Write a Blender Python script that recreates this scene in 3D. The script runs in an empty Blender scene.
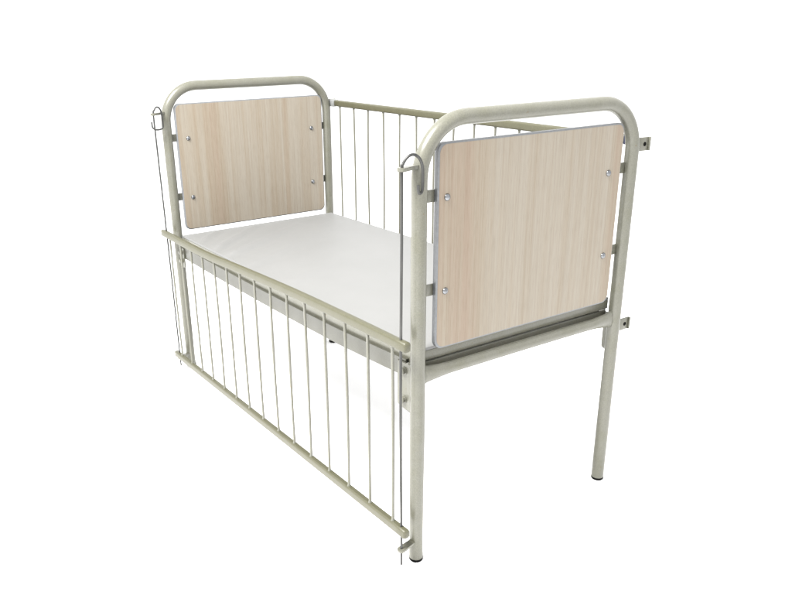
import bpy, bmesh, math, random
from mathutils import Vector, Matrix

random.seed(4)
S = bpy.context.scene
COL = S.collection

# ------------------------------------------------------------------ sizes (metres)
W, L, H = 0.717, 1.616, 1.150          # width between post centres, length between end frames, height
RT = 0.0185                            # post radius


# ------------------------------------------------------------------ node helpers
def new_mat(name):
    m = bpy.data.materials.new(name)
    m.use_nodes = True
    nt = m.node_tree
    return m, nt, nt.nodes['Principled BSDF']


def ramp(nt, stops):
    r = nt.nodes.new('ShaderNodeValToRGB')
    el = r.color_ramp.elements
    el[0].position, el[0].color = stops[0][0], (*stops[0][1], 1)
    el[1].position, el[1].color = stops[-1][0], (*stops[-1][1], 1)
    for p, c in stops[1:-1]:
        e = el.new(p)
        e.color = (*c, 1)
    return r


def noise(nt, scale, vec=None, detail=3, rough=.55):
    n = nt.nodes.new('ShaderNodeTexNoise')
    n.inputs['Scale'].default_value = scale
    n.inputs['Detail'].default_value = detail
    n.inputs['Roughness'].default_value = rough
    if vec is not None:
        nt.links.new(vec, n.inputs['Vector'])
    return n


def objco(nt, scale=(1, 1, 1), loc=(0, 0, 0)):
    t = nt.nodes.new('ShaderNodeTexCoord')
    mp = nt.nodes.new('ShaderNodeMapping')
    mp.inputs['Scale'].default_value = scale
    mp.inputs['Location'].default_value = loc
    nt.links.new(t.outputs['Object'], mp.inputs['Vector'])
    return mp.outputs['Vector']


def mix(nt, a, b, fac, kind='MIX'):
    m = nt.nodes.new('ShaderNodeMix')
    m.data_type = 'RGBA'
    m.blend_type = kind
    for sock, v in ((m.inputs[6], a), (m.inputs[7], b), (m.inputs[0], fac)):
        if hasattr(v, 'links') or hasattr(v, 'is_linked'):
            nt.links.new(v, sock)
        elif isinstance(v, (int, float)):
            sock.default_value = v
        else:
            sock.default_value = (*v, 1)
    return m.outputs[2]


def paint(name, base, speck=.16, rough=.30):
    """Stove enamel: faintly mottled, with the odd darker or rusty fleck."""
    m, nt, b = new_mat(name)
    co = objco(nt)
    lo = tuple(c * (1 - speck) for c in base)
    hi = tuple(min(1, c * (1 + speck)) for c in base)
    fine = noise(nt, 330, co, 3, .65)
    r = ramp(nt, [(.33, lo), (.67, hi)])
    nt.links.new(fine.outputs['Fac'], r.inputs['Fac'])
    big = noise(nt, 26, co, 3)
    r2 = ramp(nt, [(.40, (1, 1, 1)), (.70, (.90, .90, .83))])
    nt.links.new(big.outputs['Fac'], r2.inputs['Fac'])
    c = mix(nt, r.outputs['Color'], r2.outputs['Color'], 1.0, 'MULTIPLY')
    fl = noise(nt, 70, co, 2)
    r3 = ramp(nt, [(.735, (0, 0, 0)), (.765, (1, 1, 1))])
    nt.links.new(fl.outputs['Fac'], r3.inputs['Fac'])
    rust = (base[0] * .85, base[1] * .68, base[2] * .45)
    c = mix(nt, c, rust, r3.outputs['Color'])
    nt.links.new(c, b.inputs['Base Color'])
    b.inputs['Roughness'].default_value = rough
    bp = nt.nodes.new('ShaderNodeBump')
    bp.inputs['Strength'].default_value = .12
    bp.inputs['Distance'].default_value = .0006
    nt.links.new(noise(nt, 240, co, 2).outputs['Fac'], bp.inputs['Height'])
    nt.links.new(bp.outputs['Normal'], b.inputs['Normal'])
    return m


def metal(name, base, rough, metallic=1.0):
    m, nt, b = new_mat(name)
    n = noise(nt, 90, objco(nt, (1, 1, .15)), 4)
    r = ramp(nt, [(.3, tuple(c * .7 for c in base)), (.7, tuple(min(1, c * 1.25) for c in base))])
    nt.links.new(n.outputs['Fac'], r.inputs['Fac'])
    nt.links.new(r.outputs['Color'], b.inputs['Base Color'])
    b.inputs['Roughness'].default_value = rough
    b.inputs['Metallic'].default_value = metallic
    return m


def plain(name, base, rough):
    m, nt, b = new_mat(name)
    n = noise(nt, 120, objco(nt), 3)
    r = ramp(nt, [(.3, tuple(c * .88 for c in base)), (.7, tuple(min(1, c * 1.1) for c in base))])
    nt.links.new(n.outputs['Fac'], r.inputs['Fac'])
    nt.links.new(r.outputs['Color'], b.inputs['Base Color'])
    b.inputs['Roughness'].default_value = rough
    return m


def wood(name, k=.80):
    """Pale laminate with an upright grain."""
    m, nt, b = new_mat(name)
    pale = (.254 * k, .227 * k, .186 * k)
    tan = (.236 * k, .200 * k, .153 * k)
    pink = (.226 * k, .176 * k, .132 * k)
    # broad bands
    band = noise(nt, 1.0, objco(nt, (1.3, 14, .25), (.4, 1.7, 0)), 3, .5)
    r1 = ramp(nt, [(.34, pink), (.45, tan), (.55, pale), (.66, tan)])
    nt.links.new(band.outputs['Fac'], r1.inputs['Fac'])
    # pores: short thin upright dashes
    fine = noise(nt, 1.0, objco(nt, (8, 520, 22)), 4, .62)
    r2 = ramp(nt, [(.32, (.74, .70, .65)), (.50, (1, 1, 1)), (.68, (1.05, 1.06, 1.07))])
    nt.links.new(fine.outputs['Fac'], r2.inputs['Fac'])
    c = mix(nt, r1.outputs['Color'], r2.outputs['Color'], .52, 'MULTIPLY')
    mid = noise(nt, 1.0, objco(nt, (3, 150, 2.2), (3, 1, 7)), 3, .55)
    r3 = ramp(nt, [(.34, (.86, .83, .79)), (.55, (1, 1, 1))])
    nt.links.new(mid.outputs['Fac'], r3.inputs['Fac'])
    c = mix(nt, c, r3.outputs['Color'], .7, 'MULTIPLY')
    nt.links.new(c, b.inputs['Base Color'])
    b.inputs['Roughness'].default_value = .5
    b.inputs['Specular IOR Level'].default_value = .35
    bp = nt.nodes.new('ShaderNodeBump')
    bp.inputs['Strength'].default_value = .08
    bp.inputs['Distance'].default_value = .0004
    nt.links.new(fine.outputs['Fac'], bp.inputs['Height'])
    nt.links.new(bp.outputs['Normal'], b.inputs['Normal'])
    return m


PAINT = paint('cream_enamel', (.104, .1025, .083), .15)
RAILP = paint('olive_cream_enamel', (.058, .0555, .032), .15, .45)
SIDEP = paint('grey_cream_enamel', (.061, .0602, .0475), .2)
STEEL = metal('bright_bolt_steel', (.17, .175, .185), .24)
ROD = metal('dark_rod_steel', (.055, .055, .053), .45, .7)
CLIP = plain('pale_grey_plastic', (.165, .168, .165), .4)
NAVY = plain('navy_plastic', (.006, .008, .030), .35)
RUBBER = plain('black_rubber', (.002, .002, .002), .9)
RUBBER.node_tree.nodes['Principled BSDF'].inputs['Specular IOR Level'].default_value = .1
BAND = plain('grey_edge_banding', (.112, .117, .124), .4)
WOOD = wood('pale_wood_laminate')
SHEET = plain('white_bed_base', (.250, .250, .245), .55)
for nd in SHEET.node_tree.nodes:
    if nd.type == 'TEX_NOISE':
        nd.inputs['Scale'].default_value = 5
    if nd.type == 'VALTORGB':
        nd.color_ramp.elements[0].color = (.140, .1405, .1375, 1)
        nd.color_ramp.elements[1].color = (.147, .1475, .1445, 1)


# ------------------------------------------------------------------ mesh helpers
def tube(bm, pts, radii, seg=20, cap=True, squash=None):
    """Sweep a circle along pts; radii is a number or one per point.
    squash: optional list of (along first normal, along second normal) per point."""
    pts = [Vector(p) for p in pts]
    n = len(pts)
    if not hasattr(radii, '__len__'):
        radii = [radii] * n
    t = [(pts[min(i + 1, n - 1)] - pts[max(i - 1, 0)]).normalized() for i in range(n)]
    ref = Vector((1, 0, 0)) if abs(t[0].x) < .9 else Vector((0, 0, 1))
    u = (ref - t[0] * ref.dot(t[0])).normalized()
    rings = []
    for i in range(n):
        if i:
            q = t[i - 1].rotation_difference(t[i])
            u = q @ u
            u = (u - t[i] * u.dot(t[i])).normalized()
        v = t[i].cross(u)
        su, sv = squash[i] if squash else (1, 1)
        rings.append([bm.verts.new(pts[i] + (u * math.cos(a) * su + v * math.sin(a) * sv) * radii[i])
                      for a in (2 * math.pi * k / seg for k in range(seg))])
    for a, b in zip(rings, rings[1:]):
        for k in range(seg):
            f = bm.faces.new((a[k], a[(k + 1) % seg], b[(k + 1) % seg], b[k]))
            f.smooth = True
    if cap:
        bm.faces.new(rings[0][::-1])
        bm.faces.new(rings[-1])
    return rings


def box(bm, lo, hi, bev=0.0, seg=2):
    lo, hi = Vector(lo), Vector(hi)
    r = bmesh.ops.create_cube(bm, size=1, matrix=Matrix.Translation((lo + hi) / 2) @ Matrix.Diagonal((*(hi - lo), 1)))
    if bev:
        es = set(e for v in r['verts'] for e in v.link_edges)
        bmesh.ops.bevel(bm, geom=list(es), offset=bev, segments=seg, affect='EDGES', profile=.5)


def obj(name, bm, m, parent=None, angle=35):
    bmesh.ops.recalc_face_normals(bm, faces=bm.faces)
    me = bpy.data.meshes.new(name)
    for f in bm.faces:
        f.smooth = True
    for e in bm.edges:
        if len(e.link_faces) == 2 and e.calc_face_angle(0) > math.radians(angle):
            e.smooth = False
    bm.to_mesh(me)
    bm.free()
    me.materials.append(m)
    o = bpy.data.objects.new(name, me)
    COL.objects.link(o)
    if parent:
        o.parent = parent
    return o


def arc(c, r, a0, a1, n, plane='YZ', x=0.0):
    out = []
    for i in range(n + 1):
        a = a0 + (a1 - a0) * i / n
        out.append(Vector((x, c[0] + r * math.cos(a), c[1] + r * math.sin(a))))
    return out


def lerp_table(tab, x):
    if x <= tab[0][0]:
        return tab[0][1]
    for (a, va), (b, vb) in zip(tab, tab[1:]):
        if x <= b:
            return va + (vb - va) * (x - a) / (b - a)
    return tab[-1][1]


def smooth_path(ctrl, n=8):
    """Catmull-Rom through the control points."""
    P = [Vector(p) for p in ctrl]
    P = [P[0] * 2 - P[1]] + P + [P[-1] * 2 - P[-2]]
    out = []
    for i in range(1, len(P) - 2):
        a, b, c, d = P[i - 1:i + 3]
        for k in range(n):
            t = k / n
            out.append(.5 * ((2 * b) + (c - a) * t + (2 * a - 5 * b + 4 * c - d) * t * t
                             + (3 * b - a - 3 * c + d) * t ** 3))
    out.append(P[-2])
    return out


# ------------------------------------------------------------------ the bed
bed = bpy.data.objects.new('hospital_bed', None)
COL.objects.link(bed)
bed['label'] = 'cream steel hospital cot bed with wood end panels and one barred side lowered'
bed['category'] = 'bed'


def foot(x, y, parent):
    bm = bmesh.new()
    tube(bm, [(x, y, 0), (x, y, .003), (x, y, .0085)], [.0165, .0188, .0190], 24)
    obj('rubber_foot', bm, RUBBER, parent)


def strap(x, y0, y1, z, parent):
    bm = bmesh.new()
    box(bm, (x - .003, min(y0, y1), z - .0145), (x + .003, max(y0, y1), z + .0145), .0012)
    obj('panel_strap', bm, PAINT, parent)


def plate_tab(name, bm_pts, parent, m, dz=.005):
    bm = bmesh.new()
    vs = [bm.verts.new(p) for p in bm_pts]
    f = bm.faces.new(vs)
    r = bmesh.ops.extrude_face_region(bm, geom=[f])
    bmesh.ops.translate(bm, verts=[v for v in r['geom'] if isinstance(v, bmesh.types.BMVert)], vec=dz)
    bmesh.ops.bevel(bm, geom=list(bm.edges), offset=.0013, segments=2, affect='EDGES')
    return obj(name, bm, m, parent, 40)


def eyelet(post, tip, z, parent, ring=.0110):
    """Short flat lug with a rounded end, welded to a post; the guide rod passes through it."""
    p, q = Vector((*post, z)), Vector((*tip, z))
    d = (q - p).normalized()
    s = Vector((-d.y, d.x, 0))
    pts = [p - s * .009 + d * .012, ]
    ang = [-math.pi / 2 + math.pi * k / 12 for k in range(13)]
    pts += [q + d * ring * math.cos(a) + s * ring * math.sin(a) for a in ang]
    pts += [p + s * .009 + d * .012]
    plate_tab('rod_eyelet', [v - Vector((0, 0, .0042)) for v in pts], parent, PAINT, Vector((0, 0, .0084)))


def end_frame(x, h, near, R=.130):
    z0 = .008
    ctrl = [Vector((x, 0, z0)), Vector((x, 0, .30)), Vector((x, 0, .6)), Vector((x, 0, h - R - .02))]
    ctrl += arc((R, h - R), R, math.pi, math.pi / 2, 14, x=x)
    ctrl += [Vector((x, W * .5, h))]
    ctrl += arc((W - R, h - R), R, math.pi / 2, 0, 14, x=x)
    ctrl += [Vector((x, W, h - R - .02)), Vector((x, W, .6)), Vector((x, W, .30)), Vector((x, W, z0))]
    bm = bmesh.new()
    tube(bm, ctrl, RT, 32)
    fr = obj('end_frame', bm, PAINT, bed, 60)
    for y in (0, W):
        foot(x, y, fr)
    # lower crossbar: round tube whose ends are pressed flat and welded to the posts
    zc = .540 if near else .508
    n = 170
    pts, rr, sq = [], [], []
    for i in range(n + 1):
        t = i / n
        y = .008 + (W - .016) * t
        e = min(t, 1 - t) * (W - .016)
        k = max(0.0, 1 - e / .10)
        k = k * k * (3 - 2 * k)
        pts.append((x, y, zc + .001 * math.sin(math.pi * t)))
        rr.append(.0146 + .0022 * math.exp(-((e - .012) / .0045) ** 2) * random.uniform(.8, 1.2))
        sq.append((1 - .40 * k, 1 + .58 * k))
    bm = bmesh.new()
    tube(bm, pts, rr, 28, True, sq)
    obj('crossbar', bm, PAINT, fr, 60)
    return fr


foot_frame = end_frame(L, H, True)
head_frame = end_frame(0.0, 1.146, False)


# ---- end panels
def rounded_rect(y0, y1, z0, z1, r, n=8):
    out = []
    for cy, cz, a in ((y1 - r, z1 - r, 0), (y0 + r, z1 - r, 90), (y0 + r, z0 + r, 180), (y1 - r, z0 + r, 270)):
        for k in range(n + 1):
            t = math.radians(a + 90 * k / n)
            out.append((cy + r * math.cos(t), cz + r * math.sin(t)))
    return out


def prism(bm, prof, xs, insets):
    rings = []
    cy = sum(p[0] for p in prof) / len(prof)
    cz = sum(p[1] for p in prof) / len(prof)
    hy = max(p[0] for p in prof) - cy
    hz = max(p[1] for p in prof) - cz
    for x, i in zip(xs, insets):
        rings.append([bm.verts.new((x, cy + (y - cy) * (hy - i) / hy, cz + (z - cz) * (hz - i) / hz)) for y, z in prof])
    n = len(prof)
    for a, b in zip(rings, rings[1:]):
        for k in range(n):
            bm.faces.new((a[k], a[(k + 1) % n], b[(k + 1) % n], b[k]))
    bm.faces.new(rings[0][::-1])
    bm.faces.new(rings[-1])


def dome(x, y, z, face, parent, r=.0085, h=.0058):
    bm = bmesh.new()
    n, seg = 7, 20
    prev = None
    for i in range(n):
        a = math.pi / 2 * i / n
        ring = [bm.verts.new((x + face * h * math.sin(a), y + r * math.cos(a) * math.cos(t), z + r * math.cos(a) * math.sin(t)))
                for t in (2 * math.pi * k / seg for k in range(seg))]
        if prev:
            for k in range(seg):
                bm.faces.new((prev[k], prev[(k + 1) % seg], ring[(k + 1) % seg], ring[k]))
        else:
            bm.faces.new(ring)
        prev = ring
    top = bm.verts.new((x + face * h, y, z))
    for k in range(seg):
        bm.faces.new((prev[k], prev[(k + 1) % seg], top))
    obj('bolt', bm, STEEL, parent, 70)


def panel(xb, xf, y0, y1, z0, z1, bolts, name, lab, frame, xs, face):
    T = xf - xb
    prof = rounded_rect(y0, y1, z0, z1, .022)
    bm = bmesh.new()
    # board face stands a hair proud of the banding on either side
    prism(bm, prof, (xb - .0004, xb + .0004, xf - .0004, xf + .0004), (.0022, .0018, .0040, .0042))
    p = obj(name, bm, WOOD, bed, 40)
    p['label'] = lab
    bm = bmesh.new()
    prism(bm, prof, (xb, xb + .0016, xf - .0022, xf), (.0012, 0, 0, .0030))
    obj('edge_banding', bm, BAND, p, 50)
    for y, z in bolts:
        dome(xf + .0004, y, z, 1, p)
    ins = .062
    for (y, z) in bolts:
        yy = 0 if y < W / 2 else W
        strap(xs, yy + (.012 if yy == 0 else -.012), y0 + ins if yy == 0 else y1 - ins, z + .004, frame)


panel(L - .0045, L + .0100, .045, .667, .603, 1.099,
      [(.072, .975), (.072, .750), (.618, .972), (.628, .745)],
      'footboard', 'pale wood grain footboard panel on the nearer end frame', foot_frame, L - .0078, 1)
panel(-.0015, .013, .033, .687, .590, 1.083,
      [(.078, .951), (.075, .720), (.632, .949), (.629, .721)],
      'headboard', 'pale wood grain headboard panel on the farther end frame', head_frame, -.0048, 1)

# ---- bed base: a white sheet in a shallow painted rim, a little lower at the head
X0, X1 = .026, 1.5965


def base_z(x):
    return .5755 + (.600 - .5755) * (x - X0) / (X1 - X0)


bm = bmesh.new()
nx, ny = 150, 70
grid = []
for i in range(nx + 1):
    row = []
    x = X0 + .001 + (X1 - X0 - .002) * i / nx
    for j in range(ny + 1):
        y = .009 + (W - .018) * j / ny
        z = base_z(x)
        edge = min(1, min(y - .009, W - .009 - y, x - X0 - .001, X1 - x - .001) / .05)
        w = 0
        # soft creases running in from the lowered side towards the head
        for c, sl, amp, wd, reach in ((.20, .95, .0062, .020, .22), (.345, .88, .0085, .022, .30), (.46, .66, .0070, .026, .42),
                                      (.63, .60, .0042, .030, .36), (.90, .5, .0024, .04, .30)):
            d = (x - c + sl * y) / wd
            w += amp * math.exp(-d * d) * math.exp(-(y / reach) ** 2)
            w -= .5 * amp * math.exp(-(d - 1.7) ** 2) * math.exp(-(y / reach) ** 2)
        w += .0007 * math.sin(9 * x + 3 * y) * math.sin(7 * y)
        row.append(bm.verts.new((x, y, z + w * max(0, edge))))
    grid.append(row)
for i in range(nx):
    for j in range(ny):
        bm.faces.new((grid[i][j], grid[i + 1][j], grid[i + 1][j + 1], grid[i][j + 1]))
r = bmesh.ops.extrude_face_region(bm, geom=list(bm.faces))
bmesh.ops.translate(bm, verts=[v for v in r['geom'] if isinstance(v, bmesh.types.BMVert)], vec=(0, 0, -.0075))
base = obj('bed_base', bm, SHEET, bed, 50)
base['label'] = 'flat white bed base'


def skew_bar(bm, p0, p1, wy, hz, bev=.002):
    """Box bar from p0 to p1 (along x), wy wide, hz high, ends upright."""
    vs = []
    for p in (p0, p1):
        for sy, sz in ((-1, -1), (1, -1), (1, 1), (-1, 1)):
            vs.append(bm.verts.new((p[0], p[1] + sy * wy / 2, p[2] + sz * hz / 2)))
    fs = [bm.faces.new([vs[i] for i in q]) for q in ((0, 1, 2, 3), (7, 6, 5, 4), (0, 4, 5, 1), (1, 5, 6, 2), (2, 6, 7, 3), (3, 7, 4, 0))]
    if bev:
        es = set(e for f in fs for e in f.edges)
        bmesh.ops.bevel(bm, geom=list(es), offset=bev, segments=2, affect='EDGES')


# rim strips: long sides butt between the end strips
rim = bmesh.new()
RH = .042
for y in (.0125, W - .0125):
    skew_bar(rim, (X0 + .005, y, base_z(X0) - RH / 2 - .0078), (X1 - .005, y, base_z(X1) - RH / 2 - .0078), .005, RH, .0012)
for x in (X0 + .0025, X1 - .0025):
    box(rim, (x - .0025, .0095, base_z(x) - (.0255 if x > 1 else .034) - .0078), (x + .0025, W - .0095, base_z(x) - .0078), .0012)
obj('base_rim', rim, PAINT, base)

# ---- long side frames (angle section) and end angles under the base
FB = [(0, .485), (.40, .486), (.74, .490), (1.0, .4955), (1.25, .5035), (1.45, .5145), (1.60, .524)]


def side_frame(y, s):
    """Angle bar: upright web on the outside, flange turned inwards at the top."""
    bm = bmesh.new()
    hw, t, fl = .047, .0035, .030
    xs = [.030 + (1.566 - .030) * i / 60 for i in range(61)]
    prof = [(0, 0), (0, hw - .0012), (.0012, hw), (fl, hw), (fl, hw - t), (t, hw - t), (t, 0)]
    rings = [[bm.verts.new((x, y + s * a, lerp_table(FB, x) + b)) for a, b in prof] for x in xs]
    n = len(prof)
    for a, b in zip(rings, rings[1:]):
        for k in range(n):
            bm.faces.new((a[k], a[(k + 1) % n], b[(k + 1) % n], b[k]))
    bm.faces.new(rings[0][::-1])
    bm.faces.new(rings[-1])
    return obj('side_frame', bm, SIDEP, bed, 30)


side_frame(.0, 1)
side_frame(W, -1)
for x, z in ((1.5935, .5605), (.034, .528)):
    bm = bmesh.new()
    sgn = -1 if x > 1 else 1
    box(bm, (min(x, x + sgn * .004), .012, z - .030), (max(x, x + sgn * .004), W - .012, z), .001)
    box(bm, (min(x + sgn * .0042, x + sgn * .030), .034, z - .004), (max(x + sgn * .0042, x + sgn * .030), W - .034, z), .001)
    obj('end_angle', bm, PAINT, bed)


# ---- mounting brackets: side frames bolt to them, they are welded to the posts
def bracket(x, y, s, d, z0, z1, ext=.078):
    """x: post; d: direction along the bed; s: outward side (-1 front)."""
    bm = bmesh.new()
    xa, xb = x + d * .008, x + d * ext
    yo = y + s * .0005
    # folded plate: face against the side frame, front lip along the post
    k = ext / .078
    pts = [Vector((xb, yo, z1)), Vector((xb, yo, z0 + .004)), Vector((xb - d * .012 * k, yo, z0)),
           Vector((xa + d * .018 * k, yo, z0 - .004)), Vector((xa, yo, z0 - .004)), Vector((xa, yo, z1 + .007)),
           Vector((xa + d * .024 * k, yo, z1 + .007)), Vector((xa + d * .034 * k, yo, z1 + .001))]
    vs = [bm.verts.new(p) for p in pts]
    f = bm.faces.new(vs)
    r = bmesh.ops.extrude_face_region(bm, geom=[f])
    bmesh.ops.translate(bm, verts=[v for v in r['geom'] if isinstance(v, bmesh.types.BMVert)], vec=(0, s * .005, 0))
    bmesh.ops.bevel(bm, geom=list(bm.edges), offset=.001, segments=2, affect='EDGES')
    xl = x + d * .030
    xa = x + d * .010
    xl = x + d * .033 * k
    box(bm, (min(xl, xa), min(yo + s * .0049, yo + s * .0075), z0 + .001), (max(xl, xa), max(yo + s * .0049, yo + s * .0075), z1 + .004), .001)
    br = obj('mounting_bracket', bm, PAINT, bed)
    for zb in (z1 - .020, z0 + .026) if ext > .05 else ():
        bm = bmesh.new()
        xx = x + d * .047 * k
        ys = yo + s * .0052
        tube(bm, [(xx, ys, zb), (xx, ys + s * .0015, zb), (xx, ys + s * .0016, zb), (xx, ys + s * .009, zb), (xx, ys + s * .011, zb)],
             [.0105, .0105, .0080, .0080, .0058], 18)
        obj('bracket_bolt', bm, PAINT, br, 40)


bracket(L, 0, -1, -1, .436, .561)
bracket(L, W, 1, -1, .436, .550, .038)
bracket(0, 0, -1, 1, .448, .528, .060)
bracket(0, W, 1, 1, .448, .528, .038)

# ---- short support leg under the head end of the frame, and its cross member
bm = bmesh.new()
box(bm, (.108, .0045, .486), (.146, W - .0045, .5035), .002)
obj('cross_member', bm, SIDEP, bed)
bm = bmesh.new()
tube(bm, [(.127, .638, .008), (.127, .638, .25), (.127, .638, .4855)], .0175, 24)
sl = obj('support_leg', bm, SIDEP, bed, 60)
foot(.127, .638, sl)


# ---- barred side rails
def rail_bar(name, zt, xa, xb, y, parent, wy=.020, hz=.026):
    """Rounded rectangular bar following the height table zt."""
    bm = bmesh.new()
    n = 48
    prof = []
    r = .0065
    for cy, cz, a in ((wy / 2 - r, hz / 2 - r, 0), (-wy / 2 + r, hz / 2 - r, 90), (-wy / 2 + r, -hz / 2 + r, 180), (wy / 2 - r, -hz / 2 + r, 270)):
        for k in range(5):
            t = math.radians(a + 22.5 * k)
            prof.append((cy + r * math.cos(t), cz + r * math.sin(t)))
    rings = []
    for i in range(n + 1):
        x = xa + (xb - xa) * i / n
        zc = lerp_table(zt, x)
        rings.append([bm.verts.new((x, y + a, zc + b)) for a, b in prof])
    m = len(prof)
    # domed ends
    for end, sgn in ((0, -1), (-1, 1)):
        x = xa if sgn < 0 else xb
        zc = lerp_table(zt, x)
        prev = rings[end]
        for f, dx in ((.86, .003), (.5, .0052)):
            ring = [bm.verts.new((x + sgn * dx, y + a * f, zc + b * f)) for a, b in prof]
            for k in range(m):
                bm.faces.new((prev[k], prev[(k + 1) % m], ring[(k + 1) % m], ring[k]))
            prev = ring
        bm.faces.new(prev)
    for a, b in zip(rings, rings[1:]):
        for k in range(m):
            bm.faces.new((a[k], a[(k + 1) % m], b[(k + 1) % m], b[k]))
    return obj(name, bm, RAILP, parent, 40)


def side_rail(y, top, bot, xa, xb, bars, lab):
    r = rail_bar('side_rail', top, xa, xb, y, bed)
    r['label'] = lab
    rail_bar('bottom_bar', bot, xa, xb, y, r)
    for x in bars:
        zt, zb = lerp_table(top, x) - .0115, lerp_table(bot, x) + .0115
        bm = bmesh.new()
        jx = random.uniform(-.0040, .0040)
        x += random.uniform(-.0020, .0020)
        pts = []
        for k in range(9):
            t = k / 8
            pts.append((x + jx * math.sin(math.pi * t), y, zb + (zt - zb) * t))
        rr = [.0052] + [.0035] * 7 + [.0052]
        pts.insert(1, (x, y, zb + .006))
        pts.insert(-1, (x, y, zt - .006))
        rr = [.0064, .0041] + [.0038] * 7 + [.0041, .0064]
        tube(bm, pts, rr, 12)
        obj('rail_spindle', bm, PAINT, r, 60)
    return r


TOPF = [(0, .5925), (.42, .5965), (.73, .6125), (1.10, .6300), (1.40, .6385), (1.66, .6430)]
# smooth the table a little by resampling
TOPF = [(p.x, p.z) for p in smooth_path([(a, 0, b) for a, b in TOPF], 6)]
BOTF = [(0, .0690), (1.66, .1245)]
front = side_rail(-.060, TOPF, BOTF, .004, 1.652, [.075 + .1085 * k for k in range(15)],
                  'lowered front side rail of thin upright bars')
back = side_rail(W + .030, [(0, 1.046), (1.6, 1.044)], [(0, .512), (1.6, .510)], .034, 1.566,
                 [.066 + .1085 * k for k in range(14)], 'raised rear side rail of thin upright bars')

# rear rail end fittings and lugs on the posts
for z in (1.0455, .5110):
    bm = bmesh.new()
    box(bm, (-.004, W + .0145, z - .0145), (.0336, W + .0455, z + .0145), .004)
    obj('rail_clip', bm, CLIP, back)
    bm = bmesh.new()
    box(bm, (1.5665, W + .0205, z - .0155), (1.590, W + .0395, z + .0115), .003)
    obj('end_plug', bm, NAVY, back)
for fr, x, dz in ((foot_frame, L, 0),):
    for z in (1.034, .512):
        bm = bmesh.new()
        box(bm, (x - .004, W + .012, z - .0185), (x + .002, W + .068, z + .0185), .0018)
        box(bm, (x + .0018, W + .062, z - .0183), (x + .0065, W + .0678, z + .0183), .0012)
        tab = obj('rail_lug', bm, PAINT, fr)
        bm = bmesh.new()
        tube(bm, [(x + .0015, W + .048, z), (x + .0026, W + .048, z)], .0058, 16)
        obj('lug_hole_shade', bm, RUBBER, fr)  # solid black disc on the uncut lug, standing in for the hole's shade
for z in (1.046, .511):
    bm = bmesh.new()
    box(bm, (-.0085, W + .012, z - .016), (-.0045, W + .052, z + .016), .0015)
    obj('rail_lug', bm, PAINT, head_frame)

# ---- guide rods the lowered rail slides on, with their eyelets
NR = (1.632, -.060)
FR = (.034, -.058)
eyelet((L, 0), NR, 1.052, foot_frame)
eyelet((L, 0), NR, .064, foot_frame)
eyelet((0, 0), FR, 1.052, head_frame)
eyelet((0, 0), FR, .058, head_frame)

bm = bmesh.new()
path = [(NR[0], NR[1], .018), (NR[0], NR[1], .10), (NR[0] - .004, NR[1], .5), (NR[0], NR[1], .95), (NR[0], NR[1], 1.050)]
path += [(1.633, -.0575, 1.064), (1.635, -.050, 1.0755), (1.637, -.041, 1.0815), (1.639, -.031, 1.0815), (1.641, -.021, 1.0745), (1.642, -.014, 1.062), (1.642, -.011, 1.045),
         (1.642, -.011, 1.014), (1.643, -.014, 1.000), (1.645, -.022, .998), (1.645, -.025, 1.006), (1.645, -.025, 1.016)]
tube(bm, smooth_path(path, 7), .0034, 14)
obj('guide_rod', bm, ROD, bed, 60)
bm = bmesh.new()
a, b = FR
path = [(a, b, .022), (a, b, .10), (a + .003, b, .5), (a, b, .92), (a, b, 1.050), (a, b + .0045, 1.066), (a, b + .0105, 1.0755), (a, b + .0175, 1.0775), (a, b + .0245, 1.0735), (a, b + .030, 1.063),
        (a, b + .032, 1.045), (a, b + .033, 1.012), (a, b + .030, 1.000), (a, b + .018, .995), (a - .001, b + .002, .996), (a - .004, b - .007, 1.004), (a - .005, b - .008, 1.024)]
tube(bm, smooth_path(path, 7), .0032, 14)
obj('guide_rod', bm, ROD, bed, 60)

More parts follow.
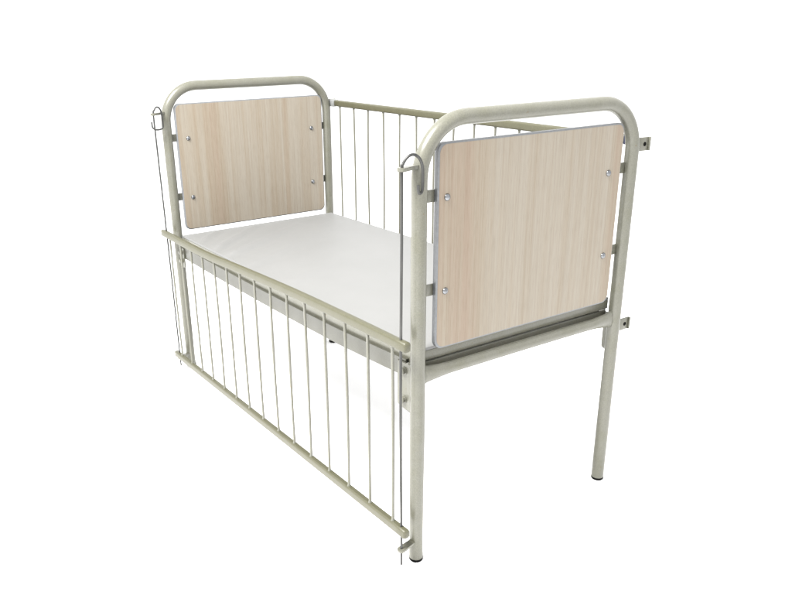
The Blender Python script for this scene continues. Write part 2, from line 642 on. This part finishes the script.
# ------------------------------------------------------------------ floor
m, nt, b = new_mat('white_studio_floor')
n = noise(nt, 3, objco(nt), 3)
r = ramp(nt, [(.3, (.90, .90, .90)), (.7, (.93, .93, .93))])
nt.links.new(n.outputs['Fac'], r.inputs['Fac'])
nt.links.new(r.outputs['Color'], b.inputs['Base Color'])
b.inputs['Roughness'].default_value = .9
b.inputs['Specular IOR Level'].default_value = .1
bm = bmesh.new()
bmesh.ops.create_grid(bm, x_segments=8, y_segments=8, size=80)
fl = obj('floor', bm, m)
fl['kind'] = 'structure'

# ------------------------------------------------------------------ light: white studio surround and one soft overhead lamp
wd = bpy.data.worlds.new('World')
S.world = wd
wd.use_nodes = True
bg = wd.node_tree.nodes['Background']
bg.inputs['Color'].default_value = (1.0, 1.0, .995, 1)
bg.inputs['Strength'].default_value = 2.05

la = bpy.data.lights.new('softbox', 'AREA')
la.shape = 'RECTANGLE'
la.size, la.size_y = 1.8, 1.5
la.energy = 820
la.color = (1.0, .99, .97)
lo = bpy.data.objects.new('softbox', la)
COL.objects.link(lo)
lo.location = (1.6, -2.3, 4.4)
d = Vector((.9, .3, .6)) - lo.location
lo.rotation_euler = d.to_track_quat('-Z', 'Y').to_euler()

# ------------------------------------------------------------------ camera
cam = bpy.data.cameras.new('camera')
co = bpy.data.objects.new('camera', cam)
COL.objects.link(co)
cx, cy, cz, yaw, pit, rol, F, sx, sy = 3.0085, -1.05544, 1.33164, 2.56388, -.37238, -.01626, 778.58744, -29.44935, 29.38043
f = Vector((math.cos(pit) * math.cos(yaw), math.cos(pit) * math.sin(yaw), math.sin(pit)))
r0 = Vector((math.sin(yaw), -math.cos(yaw), 0))
u0 = r0.cross(f)
r = math.cos(rol) * r0 + math.sin(rol) * u0
u = -math.sin(rol) * r0 + math.cos(rol) * u0
M = Matrix((r, u, -f)).transposed().to_4x4()
M.translation = (cx, cy, cz)
co.matrix_world = M
cam.sensor_fit = 'HORIZONTAL'
cam.sensor_width = 36
cam.lens = F * 36 / 792
cam.shift_x = -sx / 792
cam.shift_y = sy / 792
cam.clip_end = 500
S.camera = co

S.view_settings.view_transform = 'Standard'
S.view_settings.look = 'None'
S.view_settings.exposure = 0
S.view_settings.gamma = 1
